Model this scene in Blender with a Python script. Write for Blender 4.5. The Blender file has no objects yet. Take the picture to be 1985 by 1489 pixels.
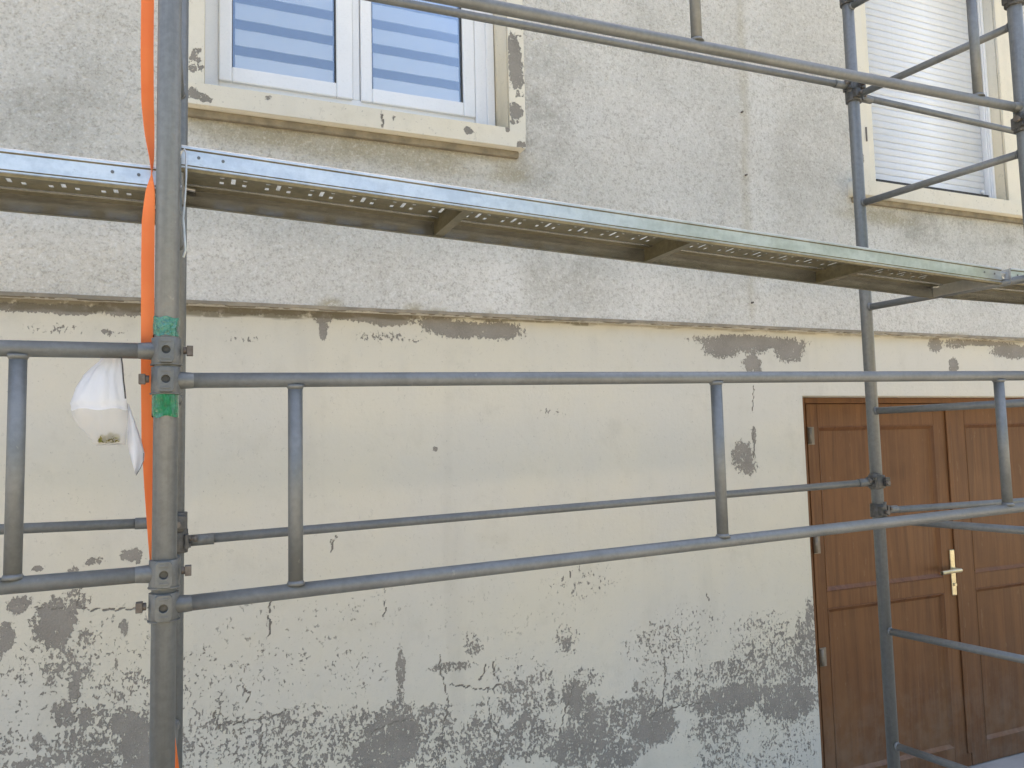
import bpy, bmesh, math, random
import numpy as np
from mathutils import Vector, Matrix, noise
R_ = math.radians
random.seed(7)
sc = bpy.context.scene
col = sc.collection

# ------------------------------------------------------------------ camera
cam_d = bpy.data.cameras.new('camera')
cam = bpy.data.objects.new('camera', cam_d); col.objects.link(cam)
right = Vector((0.92299, -0.38406, -0.02442)); up = Vector((-0.00759, -0.0816, 0.99664)); back = Vector((-0.38476, -0.9197, -0.07823))
cam.matrix_world = Matrix(((right.x, up.x, back.x, 0), (right.y, up.y, back.y, 0), (right.z, up.z, back.z, 1.75), (0, 0, 0, 1)))
cam_d.sensor_width = 36; cam_d.lens = 27.365
cam_d.clip_start = 0.05; cam_d.clip_end = 500
sc.camera = cam

# ------------------------------------------------------------------ sky, sun, exposure
SUN_EL, SUN_AZ = R_(62), R_(20)          # behind the house: the facade stands in open shade
world = bpy.data.worlds.new('World'); sc.world = world; world.use_nodes = True
wn = world.node_tree.nodes; wl = world.node_tree.links
sky = wn.new('ShaderNodeTexSky'); sky.sky_type = 'NISHITA'; sky.sun_disc = False
sky.sun_elevation = SUN_EL; sky.sun_rotation = SUN_AZ
sky.air_density = 1.0; sky.dust_density = 5.0; sky.ozone_density = 0.6
wn['Background'].inputs[1].default_value = 0.15
wl.new(sky.outputs[0], wn['Background'].inputs[0])
sun_d = bpy.data.lights.new('sun', 'SUN'); sun_d.energy = 4.5; sun_d.angle = R_(0.6); sun_d.color = (1, .93, .82)
sun = bpy.data.objects.new('sun', sun_d); col.objects.link(sun)
sd = Vector((math.sin(SUN_AZ)*math.cos(SUN_EL), math.cos(SUN_AZ)*math.cos(SUN_EL), math.sin(SUN_EL)))
sun.rotation_euler = sd.to_track_quat('Z', 'Y').to_euler()
sc.view_settings.view_transform = 'Standard'; sc.view_settings.look = 'None'
sc.view_settings.gamma = 1; sc.view_settings.use_curve_mapping = False
sc.view_settings.exposure = 1.85

# ------------------------------------------------------------------ materials
class NT:
    def __init__(s, name):
        s.m = bpy.data.materials.new(name); s.m.use_nodes = True
        s.n = s.m.node_tree.nodes; s.l = s.m.node_tree.links
        s.b = s.n['Principled BSDF']; s.out = s.n['Material Output']
        s.tc = s.n.new('ShaderNodeTexCoord').outputs['Object']
    def link(s, a, b): s.l.new(a, b)
    def put(s, sock, v):
        if hasattr(v, 'links'): s.l.new(v, sock)
        else: sock.default_value = v
    def mapping(s, scale=(1, 1, 1), rot=(0, 0, 0), vec=None):
        n = s.n.new('ShaderNodeMapping'); n.inputs['Scale'].default_value = scale; n.inputs['Rotation'].default_value = rot
        s.l.new(vec or s.tc, n.inputs['Vector']); return n.outputs[0]
    def noise(s, scale, detail=3, rough=.5, vec=None, dist=0):
        n = s.n.new('ShaderNodeTexNoise'); n.inputs['Scale'].default_value = scale
        n.inputs['Detail'].default_value = detail; n.inputs['Roughness'].default_value = rough; n.inputs['Distortion'].default_value = dist
        s.l.new(vec or s.tc, n.inputs['Vector']); return n.outputs['Fac']
    def voro(s, scale, vec=None, feat='F1'):
        n = s.n.new('ShaderNodeTexVoronoi'); n.feature = feat; n.inputs['Scale'].default_value = scale
        s.l.new(vec or s.tc, n.inputs['Vector']); return n.outputs['Distance']
    def math(s, op, a, b=0., c=0.):
        n = s.n.new('ShaderNodeMath'); n.operation = op
        for i, v in enumerate((a, b, c)): s.put(n.inputs[i], v)
        return n.outputs[0]
    def ramp(s, v, a, b, lo=0., hi=1.):
        n = s.n.new('ShaderNodeMapRange'); n.interpolation_type = 'SMOOTHSTEP'
        s.put(n.inputs[0], v); n.inputs[1].default_value = a; n.inputs[2].default_value = b
        n.inputs[3].default_value = lo; n.inputs[4].default_value = hi; return n.outputs[0]
    def mix(s, f, a, b):
        n = s.n.new('ShaderNodeMix'); n.data_type = 'RGBA'
        s.put(n.inputs[0], f)
        for k, v in ((6, a), (7, b)):
            if isinstance(v, tuple): v = (*v, 1) if len(v) == 3 else v
            s.put(n.inputs[k], v)
        return n.outputs[2]
    def attr(s, name):
        n = s.n.new('ShaderNodeAttribute'); n.attribute_name = name; return n.outputs['Fac']
    def bump(s, h, dist, strength=1., normal=None):
        n = s.n.new('ShaderNodeBump'); n.inputs['Distance'].default_value = dist; n.inputs['Strength'].default_value = strength
        s.put(n.inputs['Height'], h)
        if normal: s.l.new(normal, n.inputs['Normal'])
        return n.outputs[0]
    def set(s, **k):
        names = dict(color='Base Color', rough='Roughness', metal='Metallic', normal='Normal', spec='Specular IOR Level', trans='Transmission Weight', coat='Coat Weight', alpha='Alpha')
        for a, v in k.items():
            if isinstance(v, tuple) and len(v) == 3: v = (*v, 1)
            s.put(s.b.inputs[names[a]], v)
        return s.m

def steel(name, base, dark, rough, metal, streak=(1, 1, 1), spots=.25):
    t = NT(name)
    n1 = t.noise(9, 4, .6, t.mapping(streak)); n2 = t.noise(70, 3, .6); n3 = t.noise(240, 2, .5)
    f = t.math('ADD', t.math('MULTIPLY', n1, .6), t.math('MULTIPLY', n2, .4))
    c = t.mix(t.ramp(f, .35, .65), dark, base)
    sp = t.ramp(n2, .62, .7)
    c = t.mix(t.math('MULTIPLY', sp, spots), c, (.16, .14, .12))
    if spots:                                # dried cement and mortar splashes
        c = t.mix(t.math('MULTIPLY', t.ramp(t.noise(26, 4, .75, None, .4), .66, .72), .35), c, (.36, .345, .31))
    r = t.math('ADD', rough-.1, t.math('MULTIPLY', n1, .2))
    return t.set(color=c, rough=r, metal=metal, normal=t.bump(t.math('ADD', n3, n2), .0006, .5))

def peel_plaster(name, paint, paint2, under, flake_scale=92):
    """cream paint flaking off grey plaster; attribute peel says how much has gone, attribute crack where it has split"""
    t = NT(name)
    v = t.mapping((1, 1, .74))
    n = t.noise(flake_scale, 4, .65, v, .3); nl = t.noise(flake_scale*.3, 3, .6, v, .2)
    n = t.math('ADD', t.math('MULTIPLY', n, .62), t.math('MULTIPLY', nl, .38))
    pl = t.attr('peel')
    d = t.math('ADD', pl, t.math('MULTIPLY', t.math('SUBTRACT', n, .5), 4.2))
    # crumbs of paint still clinging inside the bare areas
    rest = t.ramp(t.noise(flake_scale*1.7, 3, .7, v), .60, .66)
    m = t.math('MULTIPLY', t.math('MULTIPLY', t.ramp(d, .46, .54), t.ramp(pl, .02, .12)), t.math('SUBTRACT', 1, t.math('MULTIPLY', rest, t.ramp(pl, .97, .88, 0, .85))))
    cr = t.math('MULTIPLY', t.attr('crack'), t.ramp(t.noise(60, 3, .6), .3, .5))
    cr = t.ramp(cr, .3, .6)
    mask = t.math('MAXIMUM', m, cr)
    big = t.noise(1.3, 4, .6); mid = t.noise(7, 5, .65); fine = t.noise(160, 3, .6); streak = t.noise(5, 4, .6, t.mapping((1, 1, .12)))
    c = t.mix(t.ramp(big, .35, .65), paint, paint2)
    c = t.mix(t.ramp(mid, .5, .8, 0, .35), c, tuple(x*.72 for x in paint))
    c = t.mix(t.ramp(streak, .52, .75, 0, .22), c, tuple(x*.7 for x in paint2))
    c = t.mix(t.ramp(fine, .55, .8, 0, .12), c, (.25, .24, .22))
    speck = t.ramp(t.noise(95, 2, .5), .70, .74)
    c = t.mix(t.math('MULTIPLY', speck, .5), c, under)
    u = t.mix(t.ramp(mid, .35, .7), under, tuple(x*.78 for x in under))
    u = t.mix(t.ramp(fine, .4, .7, 0, .35), u, tuple(x*1.25 for x in under))
    c = t.mix(mask, c, u)
    dark_strip = t.math('MULTIPLY', t.attr('dark_strip'), t.ramp(t.noise(30, 4, .6), .25, .5))
    c = t.mix(t.math('MULTIPLY', dark_strip, .85), c, (.17, .15, .11))
    rim = t.math('MULTIPLY', t.ramp(d, .40, .5), t.math('SUBTRACT', 1, t.ramp(d, .52, .62)))
    c = t.mix(t.math('MULTIPLY', rim, .2), c, tuple(x*.55 for x in under))
    c = t.mix(t.math('MULTIPLY', cr, .6), c, (.15, .135, .11))
    h = t.math('ADD', t.math('MULTIPLY', mask, -1), t.math('MULTIPLY', t.noise(45, 4, .6), .35))
    h = t.math('ADD', h, t.math('MULTIPLY', fine, t.math('ADD', .08, t.math('MULTIPLY', mask, .35))))
    return t.set(color=c, rough=.88, spec=.25, normal=t.bump(h, .006, .8))

def roughcast():
    t = NT('roughcast_render')
    big = t.noise(1.7, 4, .6); mid = t.noise(6, 5, .65); g = t.noise(135, 4, .7); g2 = t.noise(62, 3, .6); vo = t.voro(95)
    c = t.mix(t.ramp(big, .35, .65), (.63, .61, .56), (.57, .555, .51))
    c = t.mix(t.ramp(mid, .48, .75, 0, .3), c, (.47, .45, .40))
    w = t.ramp(t.noise(4, 5, .7), .35, .6)
    c = t.mix(t.math('MULTIPLY', t.attr('dark'), t.math('MULTIPLY', w, .85)), c, (.32, .31, .27))
    c = t.mix(t.math('MULTIPLY', t.attr('ochre'), t.ramp(mid, .25, .6, .6, 1.)), c, (.35, .30, .18))
    c = t.mix(t.math('MULTIPLY', t.attr('pale'), .6), c, (.72, .71, .68))
    grain = t.math('ADD', t.math('MULTIPLY', g, .6), t.math('MULTIPLY', g2, .4))
    c = t.mix(t.ramp(grain, .50, .62, 0, .55), c, (.30, .28, .235))
    c = t.mix(t.ramp(grain, .36, .48, .45, 0), c, (.78, .77, .73))
    dots = t.ramp(t.voro(38), .10, .05)
    c = t.mix(t.math('MULTIPLY', dots, t.ramp(t.noise(11, 2), .5, .7, 0, .6)), c, (.2, .18, .15))
    h = t.math('ADD', t.math('MULTIPLY', g, .8), t.math('MULTIPLY', g2, .8))
    h = t.math('ADD', h, t.math('MULTIPLY', vo, -.5))
    return t.set(color=c, rough=.95, spec=.15, normal=t.bump(h, .006, .9))

def plain(name, c1, c2, rough, scale=6, bump=.001, metal=0., fine=140):
    t = NT(name)
    n = t.noise(scale, 5, .6); f = t.noise(fine, 3, .6)
    c = t.mix(t.ramp(n, .35, .65), c1, c2)
    c = t.mix(t.ramp(f, .5, .8, 0, .2), c, tuple(x*.6 for x in c2))
    return t.set(color=c, rough=rough, metal=metal, normal=t.bump(t.math('ADD', n, f), bump, .6))

def wood():
    t = NT('varnished_wood')
    oi = t.n.new('ShaderNodeObjectInfo'); off = t.n.new('ShaderNodeVectorMath'); off.operation = 'MULTIPLY_ADD'
    cb = t.n.new('ShaderNodeCombineXYZ'); t.link(oi.outputs['Random'], cb.inputs[0]); t.link(oi.outputs['Random'], cb.inputs[2])
    t.link(cb.outputs[0], off.inputs[0]); off.inputs[1].default_value = (9, 0, 5); t.link(t.tc, off.inputs[2])
    v = off.outputs[0]
    w = t.noise(2.2, 4, .6, t.mapping((14, 14, .6), vec=v), 1.1); f = t.noise(14, 4, .7, t.mapping((20, 20, .9), vec=v))
    big = t.noise(1.9, 4, .65, v)
    c = t.mix(t.ramp(w, .32, .68), (.190, .078, .026), (.120, .047, .016))
    c = t.mix(t.ramp(f, .5, .72, 0, .35), c, (.060, .028, .012))
    c = t.mix(t.ramp(big, .42, .68, 0, .55), c, (.215, .105, .042))
    c = t.mix(t.math('MULTIPLY', oi.outputs['Random'], .22), c, (.10, .045, .02))
    sp = t.n.new('ShaderNodeSeparateXYZ'); t.link(t.tc, sp.inputs[0])
    du = t.math('MULTIPLY', t.ramp(sp.outputs['Z'], .75, .0), t.ramp(t.noise(9, 5, .7), .35, .7, .05, .28))
    c = t.mix(du, c, (.30, .25, .19))
    scuff = t.ramp(t.noise(30, 3, .6, t.mapping((1, 1, .35))), .66, .72, 0, .3)
    c = t.mix(scuff, c, (.27, .16, .085))
    return t.set(color=c, rough=t.ramp(big, .3, .7, .42, .62), spec=.35, normal=t.bump(t.math('ADD', w, f), .0008, .5))

M = {}
M['lower'] = peel_plaster('cream_flaking_paint', (.655, .612, .505), (.62, .592, .52), (.305, .28, .245))
M['trim'] = peel_plaster('cream_trim_paint', (.72, .67, .54), (.68, .65, .56), (.27, .25, .215), 52)
M['upper'] = roughcast()
M['render'] = plain('grey_render', (.50, .48, .43), (.42, .40, .35), .95, 6, .002)
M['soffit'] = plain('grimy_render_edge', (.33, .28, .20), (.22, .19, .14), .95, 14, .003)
M['tube'] = steel('painted_grey_steel', (.205, .216, .218), (.155, .163, .163), .5, .32, (1, 1, 1), .2)
M['post'] = steel('worn_galvanised_tube', (.205, .217, .22), (.15, .158, .16), .46, .36, (6, 6, .25), .25)
M['cast'] = steel('cast_coupler_steel', (.19, .20, .20), (.125, .13, .128), .5, .35, (1, 1, 1), .3)
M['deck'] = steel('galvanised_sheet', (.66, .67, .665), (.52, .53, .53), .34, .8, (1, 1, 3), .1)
M['deck_under'] = steel('weathered_shaded_galvanised_sheet', (.20, .18, .115), (.12, .108, .065), .5, .35, (1, 1, 3), .2)  # weathered sheet, its colour darkened to hold the shade under the deck
M['web'] = steel('dull_zinc_web', (.34, .35, .345), (.25, .255, .245), .22, .8, (1, 1, 3), .15)
M['iron'] = steel('dark_forged_steel', (.12, .12, .12), (.06, .058, .052), .5, .45)
M['bolt'] = steel('rusty_bolt', (.20, .18, .16), (.11, .09, .075), .6, .5)
M['dark'] = plain('black_gasket_and_gap', (.03, .03, .03), (.05, .045, .04), .7)  # black of the window gaskets and of the shaded gap below the shutter
M['pvc'] = plain('white_pvc', (.80, .81, .82), (.76, .77, .78), .3, 2, .0002)
M['pvc_cream'] = plain('cream_pvc', (.74, .69, .56), (.68, .64, .52), .5, 3, .0003)
M['slat'] = plain('white_shutter_slat', (.76, .78, .80), (.70, .72, .74), .42, 3, .0003)
M['wood'] = wood()
M['wood_dark'] = plain('dark_wood_frame', (.10, .045, .018), (.07, .03, .012), .6, 8, .001)
M['brass'] = plain('brass', (.74, .67, .46), (.58, .50, .32), .35, 20, .0003, .7)
M['hinge'] = plain('pale_hinge', (.26, .22, .17), (.2, .17, .13), .5, 20, .0003, .2)
M['room'] = plain('dark_room', (.03, .03, .035), (.02, .02, .025), .9)
M['roof'] = plain('roof_tiles', (.28, .12, .07), (.20, .09, .06), .9)
M['olive'] = plain('olive_leaves', (.30, .27, .06), (.16, .145, .03), .8, 60, .002)
M['ground'] = plain('pale_gravel_ground', (.42, .36, .26), (.32, .275, .20), .95, 3, .004, 0, 60)
M['apron'] = plain('concrete_apron', (.40, .385, .36), (.33, .32, .30), .9, 4, .002)
M['hedge'] = plain('hedge_foliage', (.03, .06, .018), (.055, .085, .028), .8, 2.2, .05, 0, 9)
M['string'] = plain('dark_string', (.06, .055, .05), (.04, .04, .04), .8)

t = NT('orange_webbing')
wv = t.n.new('ShaderNodeTexWave'); wv.bands_direction = 'Z'; wv.inputs['Scale'].default_value = 160; t.link(t.tc, wv.inputs['Vector'])
c = t.mix(t.ramp(t.noise(5, 4, .6), .3, .7), (1., .33, .095), (.95, .26, .07))
M['orange'] = t.set(color=c, rough=.6, normal=t.bump(wv.outputs['Fac'], .0004, .6))
tr = t.n.new('ShaderNodeBsdfTranslucent'); tr.inputs[0].default_value = (1., .30, .06, 1)
mx = t.n.new('ShaderNodeMixShader'); mx.inputs[0].default_value = .3
t.link(t.b.outputs[0], mx.inputs[1]); t.link(tr.outputs[0], mx.inputs[2]); t.link(mx.outputs[0], t.out.inputs[0])

t = NT('green_film')
c = t.mix(t.ramp(t.noise(90, 3, .6), .4, .7), (.0, .17, .07), (.0, .10, .045))
M['green'] = t.set(color=c, rough=.1, spec=.8, coat=.8, normal=t.bump(t.noise(90, 3, .6, t.mapping((2, 2, .4))), .003, .8))
t = NT('tinted_film')
c = t.mix(t.ramp(t.noise(90, 3, .6), .4, .7), (.03, .20, .13), (.01, .12, .08))
M['teal'] = t.set(color=c, rough=.15, spec=.8, coat=.6, normal=t.bump(t.noise(110, 2, .5), .010, 1))

for key, nm, tint, clear in (('plastic', 'thin_white_plastic', (.90, .92, .98), .06), ('film', 'clear_white_film', (.80, .77, .74), .5)):
  t = NT(nm)
  t.set(color=tint, rough=.35, normal=t.bump(t.noise(40, 4, .6, t.mapping((2, 2, .6))), .006, .5))
  tr = t.n.new('ShaderNodeBsdfTranslucent'); tr.inputs[0].default_value = (.92, .93, .95, 1)
  tp = t.n.new('ShaderNodeBsdfTransparent')
  m1 = t.n.new('ShaderNodeMixShader'); m1.inputs[0].default_value = .45
  m2 = t.n.new('ShaderNodeMixShader'); m2.inputs[0].default_value = clear
  t.link(t.b.outputs[0], m1.inputs[1]); t.link(tr.outputs[0], m1.inputs[2]); t.link(m1.outputs[0], m2.inputs[1]); t.link(tp.outputs[0], m2.inputs[2]); t.link(m2.outputs[0], t.out.inputs[0])
  M[key] = t.m

t = NT('window_glass')
gl = t.n.new('ShaderNodeBsdfGlossy'); gl.inputs['Roughness'].default_value = .02; gl.inputs['Color'].default_value = (.9, .95, 1, 1)
tp = t.n.new('ShaderNodeBsdfTransparent'); tp.inputs[0].default_value = (.98, .99, 1, 1)
fr = t.n.new('ShaderNodeFresnel'); fr.inputs[0].default_value = 1.7
m1 = t.n.new('ShaderNodeMixShader'); t.link(t.math('MULTIPLY', fr.outputs[0], 2.1), m1.inputs[0]); t.link(tp.outputs[0], m1.inputs[1]); t.link(gl.outputs[0], m1.inputs[2]); t.link(m1.outputs[0], t.out.inputs[0])
M['glass'] = t.m

t = NT('day_night_blind')          # woven in sheer and opaque bands, 106 mm apart
sp = t.n.new('ShaderNodeSeparateXYZ'); t.link(t.tc, sp.inputs[0])
wob = t.math('MULTIPLY', t.math('SUBTRACT', t.noise(2.5, 2, .5), .5), .002)
ph = t.math('FRACT', t.math('DIVIDE', t.math('ADD', sp.outputs['Z'], wob), .106))
band = t.math('MULTIPLY', t.ramp(ph, .0, .03), t.math('SUBTRACT', 1, t.ramp(ph, .38, .41)))
M['blind'] = t.set(color=t.mix(band, (.97, .97, .97), (.085, .095, .115)), rough=.8)

# ------------------------------------------------------------------ mesh helpers
def box(bm, x0, x1, y0, y1, z0, z1, rot=None, piv=None):
    vs = [bm.verts.new(Vector(p)) for p in ((x0, y0, z0), (x1, y0, z0), (x1, y1, z0), (x0, y1, z0), (x0, y0, z1), (x1, y0, z1), (x1, y1, z1), (x0, y1, z1))]
    for f in ((0, 3, 2, 1), (4, 5, 6, 7), (0, 1, 5, 4), (1, 2, 6, 5), (2, 3, 7, 6), (3, 0, 4, 7)): bm.faces.new([vs[i] for i in f])
    if rot is not None:
        for v in vs: v.co = rot @ (v.co - piv) + piv
    return vs
def tube(bm, a, b, r, n=20, cap=True, r2=None, inner=None):
    a = Vector(a); b = Vector(b); d = (b-a).normalized()
    u = d.orthogonal().normalized(); w = d.cross(u); r2 = r2 or r
    rings = []
    for p, rr in ((a, r), (b, r2)):
        rings.append([bm.verts.new(p + rr*(math.cos(2*math.pi*i/n)*u + math.sin(2*math.pi*i/n)*w)) for i in range(n)])
    for i in range(n):
        f = bm.faces.new((rings[0][i], rings[0][(i+1) % n], rings[1][(i+1) % n], rings[1][i])); f.smooth = True
    if cap:
        bm.faces.new(rings[0][::-1]); bm.faces.new(rings[1])
def path(bm, pts, r, n=8):
    pts = [Vector(p) for p in pts]; prev = None
    for i, p in enumerate(pts):
        d = (pts[min(i+1, len(pts)-1)] - pts[max(i-1, 0)]).normalized()
        ref = Vector((0, 1, 0)) if abs(d.y) < .9 else Vector((1, 0, 0))
        u = d.cross(ref).normalized(); w = d.cross(u)
        ring = [bm.verts.new(p + r*(math.cos(2*math.pi*k/n)*u + math.sin(2*math.pi*k/n)*w)) for k in range(n)]
        if prev:
            for k in range(n):
                f = bm.faces.new((prev[k], prev[(k+1) % n], ring[(k+1) % n], ring[k])); f.smooth = True
        prev = ring
def new(): return bmesh.new()
def world_loc(o):
    v = Vector(o.location)
    while o.parent: o = o.parent; v += Vector(o.location)
    return v
def obj(name, bm, m, parent=None, bevel=0., loc=None, recalc=True):
    """link a bmesh given in world coordinates as one mesh object under its parent"""
    me = bpy.data.meshes.new(name)
    if recalc: bmesh.ops.recalc_face_normals(bm, faces=bm.faces[:])
    off = Vector(loc) if loc is not None else (world_loc(parent) if parent else Vector((0, 0, 0)))
    if off.length: bmesh.ops.translate(bm, verts=bm.verts[:], vec=-off)
    bm.to_mesh(me); bm.free()
    o = bpy.data.objects.new(name, me); col.objects.link(o)
    me.materials.append(M[m])
    if parent: o.parent = parent; o.location = off - world_loc(parent)
    else: o.location = off
    if bevel:
        b = o.modifiers.new('bevel', 'BEVEL'); b.width = bevel; b.segments = 2; b.limit_method = 'ANGLE'; b.angle_limit = R_(40)
    return o
def thing(name, loc, label, cat, group=None):
    o = bpy.data.objects.new(name, None); col.objects.link(o); o.location = loc; o.empty_display_size = .1
    return tag(o, label, cat, group)
def tag(o, label, cat, group=None):
    o['label'] = label; o['category'] = cat
    if group: o['group'] = group
    return o
def struct(name, bm, m, loc=None):
    o = obj(name, bm, m, None, loc=loc); o['kind'] = 'structure'; return o

def ell_field(X, Z, ells):
    v = np.zeros_like(X)
    for cx, cz, rx, rz, p in ells:
        r = np.sqrt(((X-cx)/max(rx, .004))**2 + ((Z-cz)/max(rz, .004))**2)
        v = np.maximum(v, p*np.clip((1.4-r)/.7, 0, 1))
    return v
def crack_field(X, Z, lines, wd=.0036):
    v = np.zeros_like(X)
    for L in lines:
        for (x0, z0), (x1, z1) in zip(L[:-1], L[1:]):
            sel = (X > min(x0, x1)-.03) & (X < max(x0, x1)+.03) & (Z > min(z0, z1)-.03) & (Z < max(z0, z1)+.03)
            if not sel.any(): continue
            xs, zs = X[sel], Z[sel]; dx, dz = x1-x0, z1-z0
            t = np.clip(((xs-x0)*dx + (zs-z0)*dz)/(dx*dx+dz*dz+1e-9), 0, 1)
            d = np.hypot(xs-x0-t*dx + .003*np.sin(zs*180), zs-z0-t*dz + .003*np.sin(xs*170))
            v[sel] = np.maximum(v[sel], np.clip(1.5 - d/wd, 0, 1))
    return v
def sheet(name, patches, boxes, m, parent, fields):
    """front skin of a wall as fine sheets (x0,x1,z0,z1,y,step) carrying wear attributes, plus the solid boxes behind it"""
    V = []; Fc = []; XZ = []; base = 0
    for x0, x1, z0, z1, y, st in patches:
        nx = max(1, round((x1-x0)/st)); nz = max(1, round((z1-z0)/st))
        gx, gz = np.meshgrid(np.linspace(x0, x1, nx+1), np.linspace(z0, z1, nz+1))
        gx = gx.ravel(); gz = gz.ravel()
        V.append(np.stack([gx, np.full_like(gx, y), gz], 1))
        i = np.arange(nx)[None, :] + (nx+1)*np.arange(nz)[:, None]; i = i.ravel() + base
        Fc.append(np.stack([i, i+1, i+nx+2, i+nx+1], 1)); base += len(gx)
    for b in boxes:
        x0, x1, y0, y1, z0, z1 = b
        V.append(np.array([(x0, y0, z0), (x1, y0, z0), (x1, y1, z0), (x0, y1, z0), (x0, y0, z1), (x1, y0, z1), (x1, y1, z1), (x0, y1, z1)], float))
        Fc.append(np.array(((0, 3, 2, 1), (4, 5, 6, 7), (0, 1, 5, 4), (1, 2, 6, 5), (2, 3, 7, 6), (3, 0, 4, 7))) + base); base += 8
    V = np.concatenate(V); Fc = np.concatenate(Fc)
    me = bpy.data.meshes.new(name)
    me.vertices.add(len(V)); me.loops.add(len(Fc)*4); me.polygons.add(len(Fc))
    me.vertices.foreach_set('co', (V - np.array(parent.location)).ravel()); me.loops.foreach_set('vertex_index', Fc.ravel().astype(np.int32))
    me.polygons.foreach_set('loop_start', (np.arange(len(Fc))*4).astype(np.int32)); me.update(calc_edges=True); me.validate()
    for an, fn in fields.items():
        a = me.attributes.new(an, 'FLOAT', 'POINT'); a.data.foreach_set('value', fn(V[:, 0], V[:, 2]).astype(np.float32))
    me.materials.append(M[m])
    o = bpy.data.objects.new(name, me); col.objects.link(o); o.parent = parent
    return o
PEEL = [(-.49,2.24,.105,.015,1), (-.37,2.24,.09,.018,1), (-.2,2.25,.083,.026,1), (.06,2.26,.075,.009,1), (.18,2.26,.105,.014,.95),
(.34,2.26,.08,.01,.9), (.47,2.25,.032,.028,1), (.47,2.21,.015,.044,1), (.61,2.26,.12,.022,1), (.73,2.25,.09,.026,1), (.92,2.24,.08,.024,1),
(1.01,2.22,.124,.034,1), (1.17,2.22,.115,.034,1), (2.48,2.21,.291,.03,1), (2.3,2.18,.102,.045,1), (2.7,2.18,.084,.054,1), (2.48,2.19,.09,.035,.8),
(2.47,2.11,.051,.04,1), (2.39,1.67,.06,.065,.85), (2.42,1.62,.048,.04,.7), (2.46,1.77,.012,.04,.9), (2.49,2.08,.036,.015,.8), (3.7,2.23,.044,.036,1),
(3.83,2.12,.036,.039,1), (4.3,2.21,.153,.039,1), (4.05,2.25,.28,.015,1), (3.84,2.23,.08,.015,.6), (-.44,1.39,.015,.009,1), (-.28,1.4,.03,.013,.8),
(-.17,1.41,.03,.02,1), (-.15,1.39,.009,.01,1), (-.34,1.37,.018,.016,.6), (-.49,1.28,.03,.027,.9), (-.39,1.21,.057,.072,1), (-.33,1.28,.042,.039,.55),
(-.37,1.26,.04,.012,.6), (-.53,1.18,.024,.044,.9), (-.46,1.1,.135,.06,.27), (-.35,1.07,.09,.07,.45), (-.3,1.05,.03,.03,.54), (-.33,1.0,.021,.036,.85),
(-.36,.92,.034,.045,.68), (-.3,.9,.021,.036,.72), (-.19,.87,.039,.051,.9), (-.14,.79,.06,.1,.9), (-.32,.82,.09,.068,.52), (-.26,.78,.09,.07,.56),
(-.45,.78,.135,.021,.63), (-.51,.85,.06,.045,.36), (-.3,1.15,.03,.044,.45), (-.19,1.18,.012,.028,.75), (-.26,.88,.075,.06,.45),
(-.43,.84,.023,.03,.63), (-.2,.99,.09,.08,.32), (-.32,1.0,.33,.24,.13), (.07,.92,.105,.12,.18), (.1,.79,.12,.09,.35), (.03,1.01,.1,.08,.17),
(.34,.73,.15,.083,.42), (.2,.74,.09,.075,.35), (.34,.81,.18,.03,.38), (.56,.72,.14,.08,.44), (.41,.64,.16,.03,.46), (.73,.74,.08,.06,.63),
(.73,.68,.12,.09,.76), (.69,.6,.12,.05,.84), (.63,.63,.08,.06,.76), (.75,.92,.018,.064,.76), (.75,.84,.014,.08,.63), (.89,.62,.1,.11,.46),
(.85,.73,.1,.038,.5), (1.07,.61,.1,.12,.47), (1.09,.53,.1,.052,.59), (1.26,.58,.137,.08,.5), (1.26,.65,.06,.04,.71), (1.28,.72,.175,.06,.42),
(1.22,.79,.08,.028,.55), (1.33,.81,.08,.024,.46), (1.48,.72,.055,.06,.8), (1.52,.66,.08,.06,.67), (1.51,.52,.175,.092,.69), (1.63,.59,.125,.08,.59),
(1.68,.45,.125,.06,.67), (1.85,.53,.114,.07,.84), (1.91,.56,.055,.05,.76), (1.75,.63,.15,.044,.59), (1.81,.7,.075,.04,.42), (1.52,.78,.087,.044,.42),
(2.02,.65,.125,.05,.46), (2.08,.72,.18,.05,.35), (2.28,.59,.186,.068,.8), (2.16,.59,.125,.05,.71), (2.59,.53,.174,.09,.77), (2.44,.59,.27,.032,.67),
(2.31,.71,.18,.063,.5), (2.51,.73,.21,.11,.46), (2.7,.75,.072,.15,.59), (2.74,.89,.03,.09,.72), (2.65,.67,.12,.08,.59), (2.46,.85,.18,.088,.34),
(2.18,.48,.15,.063,.5), (2.58,.37,.18,.15,.29), (2.2,.37,.125,.08,.4), (2.26,.49,.09,.075,.46), (.96,.9,.095,.018,.52), (1.04,.97,.04,.044,.42),
(1.45,.93,.022,.024,.8), (1.45,.94,.055,.06,.34), (1.93,.87,.18,.1,.32), (2.04,.94,.18,.08,.18), (1.22,.87,.12,.06,.17), (.58,.94,.12,.09,.15),
(.27,.97,.18,.1,.13), (1.01,1.08,.6,.12,.06), (1.53,1.17,.15,.06,.22), (.41,1.14,.4,.12,.08), (2.31,.3,.36,.04,.34), (-.04,.75,.09,.09,.42),
(.9,1.74,.012,.01,.8), (-.42,2.17,.09,.018,.28), (.2,2.15,.06,.015,.28), (.73,2.18,.12,.02,.3), (1.39,1.88,.075,.02,.25), (-.24,2.17,.03,.02,.4)]
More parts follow.
